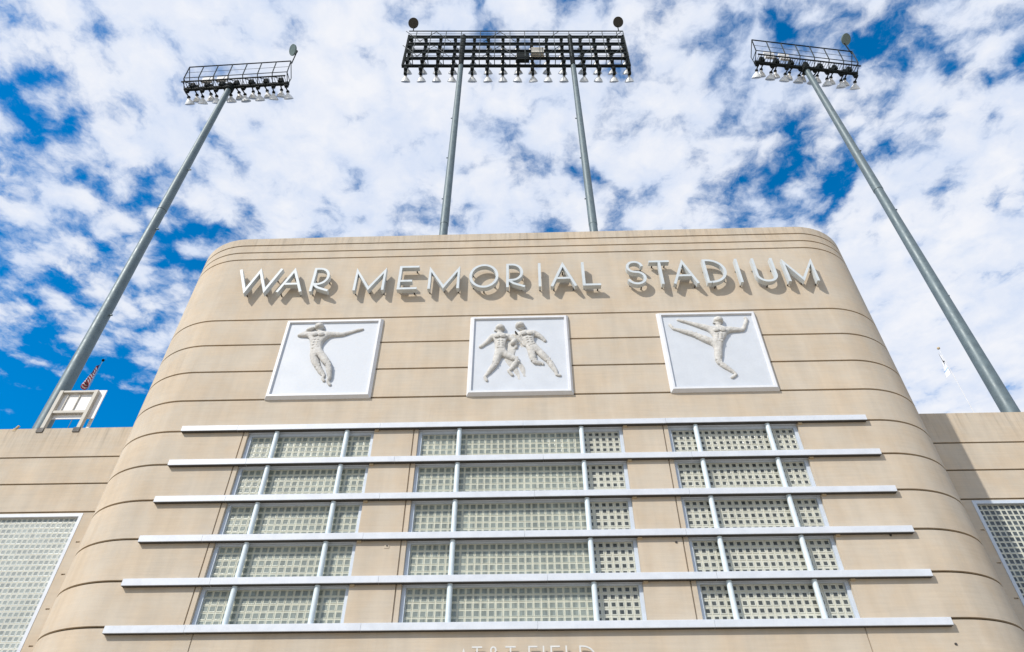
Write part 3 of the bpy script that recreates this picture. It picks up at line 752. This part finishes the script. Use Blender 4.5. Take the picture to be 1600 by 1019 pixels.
for i in (0, 1, 2, 5, 6, 9, 11, 13):
    x = lx[i] + .4; q = 1 if i % 2 else -1
    for z in (Z0+.1, Z0+2.66):
        mb = MB(); mb.tube([(x-.7*q, -.74, z), (x+.7*q, -.74, z+1.9)], .028, 6); part('brace', mb, M_rail, ct)
for x in (XL, XR):
    mb = MB(); mb.box(x-.08, x+.08, -.12, .12, Z0-.1, Z0+5.3); part('end_column', mb, M_dark, ct)
for (a, z, m) in ((1.7, Z0+1.2, M_boardframe), (.5, Z0+.2, M_dark)):
    mb = MB(); mb.box(a-.5, a+.5, -.5, -.15, z, z+1.0); part('control_cabinet', mb, m, ct)
for k in range(5):
    for i in range(NL): add_lamp(lx[i] + .05, .52, Z0 + 1.28*k - .62, ct, random.uniform(-.12, .12))
dish(XL+.35, -.75, Z0+6.1, ct, (-.12, -.62, -.78), M_dish2, .45, 1.3); dish(XR-.35, -.75, Z0+6.3, ct, (.12, -.62, -.78), M_dish2, .45, 1.5)

# ------------------------------------------------------------------ sign frame on the wing roof
sb = thing('sign_frame', 'white sign board seen from behind on two posts at the wing roof edge', 'sign', (-19.6, WY+.1, WTOP-.1))
y = WY + .12
for x in (-20.42, -18.86):
    mb = MB(); mb.box(x-.075, x+.075, y-.12, y+.05, WTOP-.12, 19.92); part('post', mb, M_boardframe, sb)
    mb = MB(); mb.box(x-.14, x+.14, y-.16, y+.10, WTOP-.20, WTOP+.02); part('foot_bracket', mb, M_peg, sb)
for z, h in ((19.87, .045), (18.78, .06)):
    mb = MB(); mb.box(-20.343, -18.937, y-.10, y+.03, z-h, z+h); part('cross_rail', mb, M_boardframe, sb)
for x in (-20.12, -19.60):
    mb = MB(); mb.box(x-.018, x+.018, y+.0, y+.05, 18.845, 19.82); part('batten', mb, M_boardframe, sb)
mb = MB(); mb.box(-20.62, -18.52, y+.055, y+.095, 18.50, 20.02); part('board', mb, M_board, sb)
mb = MB(); mb.box(-18.84, -18.72, y+.30, y+.36, WTOP, 19.0); part('stay', mb, M_board, sb)
ps = thing('pipe_stub', 'short tan pipe stub on the wing parapet beside the sign frame', 'pipe', (-21.55, WY+.05, WTOP))
mb = MB(); mb.tube([(-21.55, WY+.02, WTOP-.02), (-21.42, WY-.02, WTOP+.14)], .05, 10); mb.box(-21.62, -21.48, WY-.012, WY+.12, WTOP-.10, WTOP+.03); part('stub', mb, M_trim, ps)

# ------------------------------------------------------------------ flags
def flagpole(u, yd, ztop, label, spec, side, hoist, fly):
    fp = thing('flagpole', label, 'flag', (u, yd, 0), 0, 'flags behind the wings')
    mb = MB(); mb.tube([(u, yd, 0), (u, yd, ztop)], .04 if spec == 'us' else .024, 10, .012); part('pole', mb, M_galv if spec == 'us' else M_board, fp, smooth=50)
    mb = MB(); mb.lathe([(.01, 0), (.06, .03), (.075, .08), (.06, .13), (.01, .16)], (u, yd, ztop), (0, 0, 1), 12); part('finial', mb, M_dark if spec == 'us' else M_trim, fp, smooth=60)
    mb = MB(); NA, NB = 40, 26
    def P(a, b):
        # limp flag: the fly collapses into folds close to the pole and drops
        r = .06 + .42*hoist*.5*math.sin(min(1, a*1.15)*math.pi*.62)*(.35 + .65*b) 
        ang = a*9.0 + b*1.2
        x = u + side*(.04 + r*(.75 + .35*math.sin(ang))); yy = yd + r*.75*math.cos(ang)
        z = ztop - .12 - b*hoist - a*fly*(.55 + .12*math.sin(ang*1.1))*(1 - .35*b)
        return (x, yy, z)
    for i in range(NA):
        for j in range(NB):
            a0, a1, b0, b1 = i/NA, (i+1)/NA, j/NB, (j+1)/NB
            if spec == 'us': m = 2 if (a0 < .4 and b0 < .535) else (0 if int(b0*13) % 2 == 0 else 1)
            else: m = 1 if not (.42 < b0 < .52 or .1 < a0 < .2) else (3 if a0 > .3 else 2)
            mb.quad(P(a0, b0), P(a1, b0), P(a1, b1), P(a0, b1), m=m)
    part('flag', mb, [M_red, M_fwhite, M_blue if spec == 'us' else M_peg, M_paleblue], fp, smooth=80, weld=True)
flagpole(-22.28, 9.0, 24.62, 'limp red and white striped flag with blue corner beside the light pole', 'us', -1, 1.25, 1.3)
flagpole(21.44, 9.0, 24.35, 'limp white flag on a thin pole above the shaded wing', 'white', -1, 1.15, 1.75)
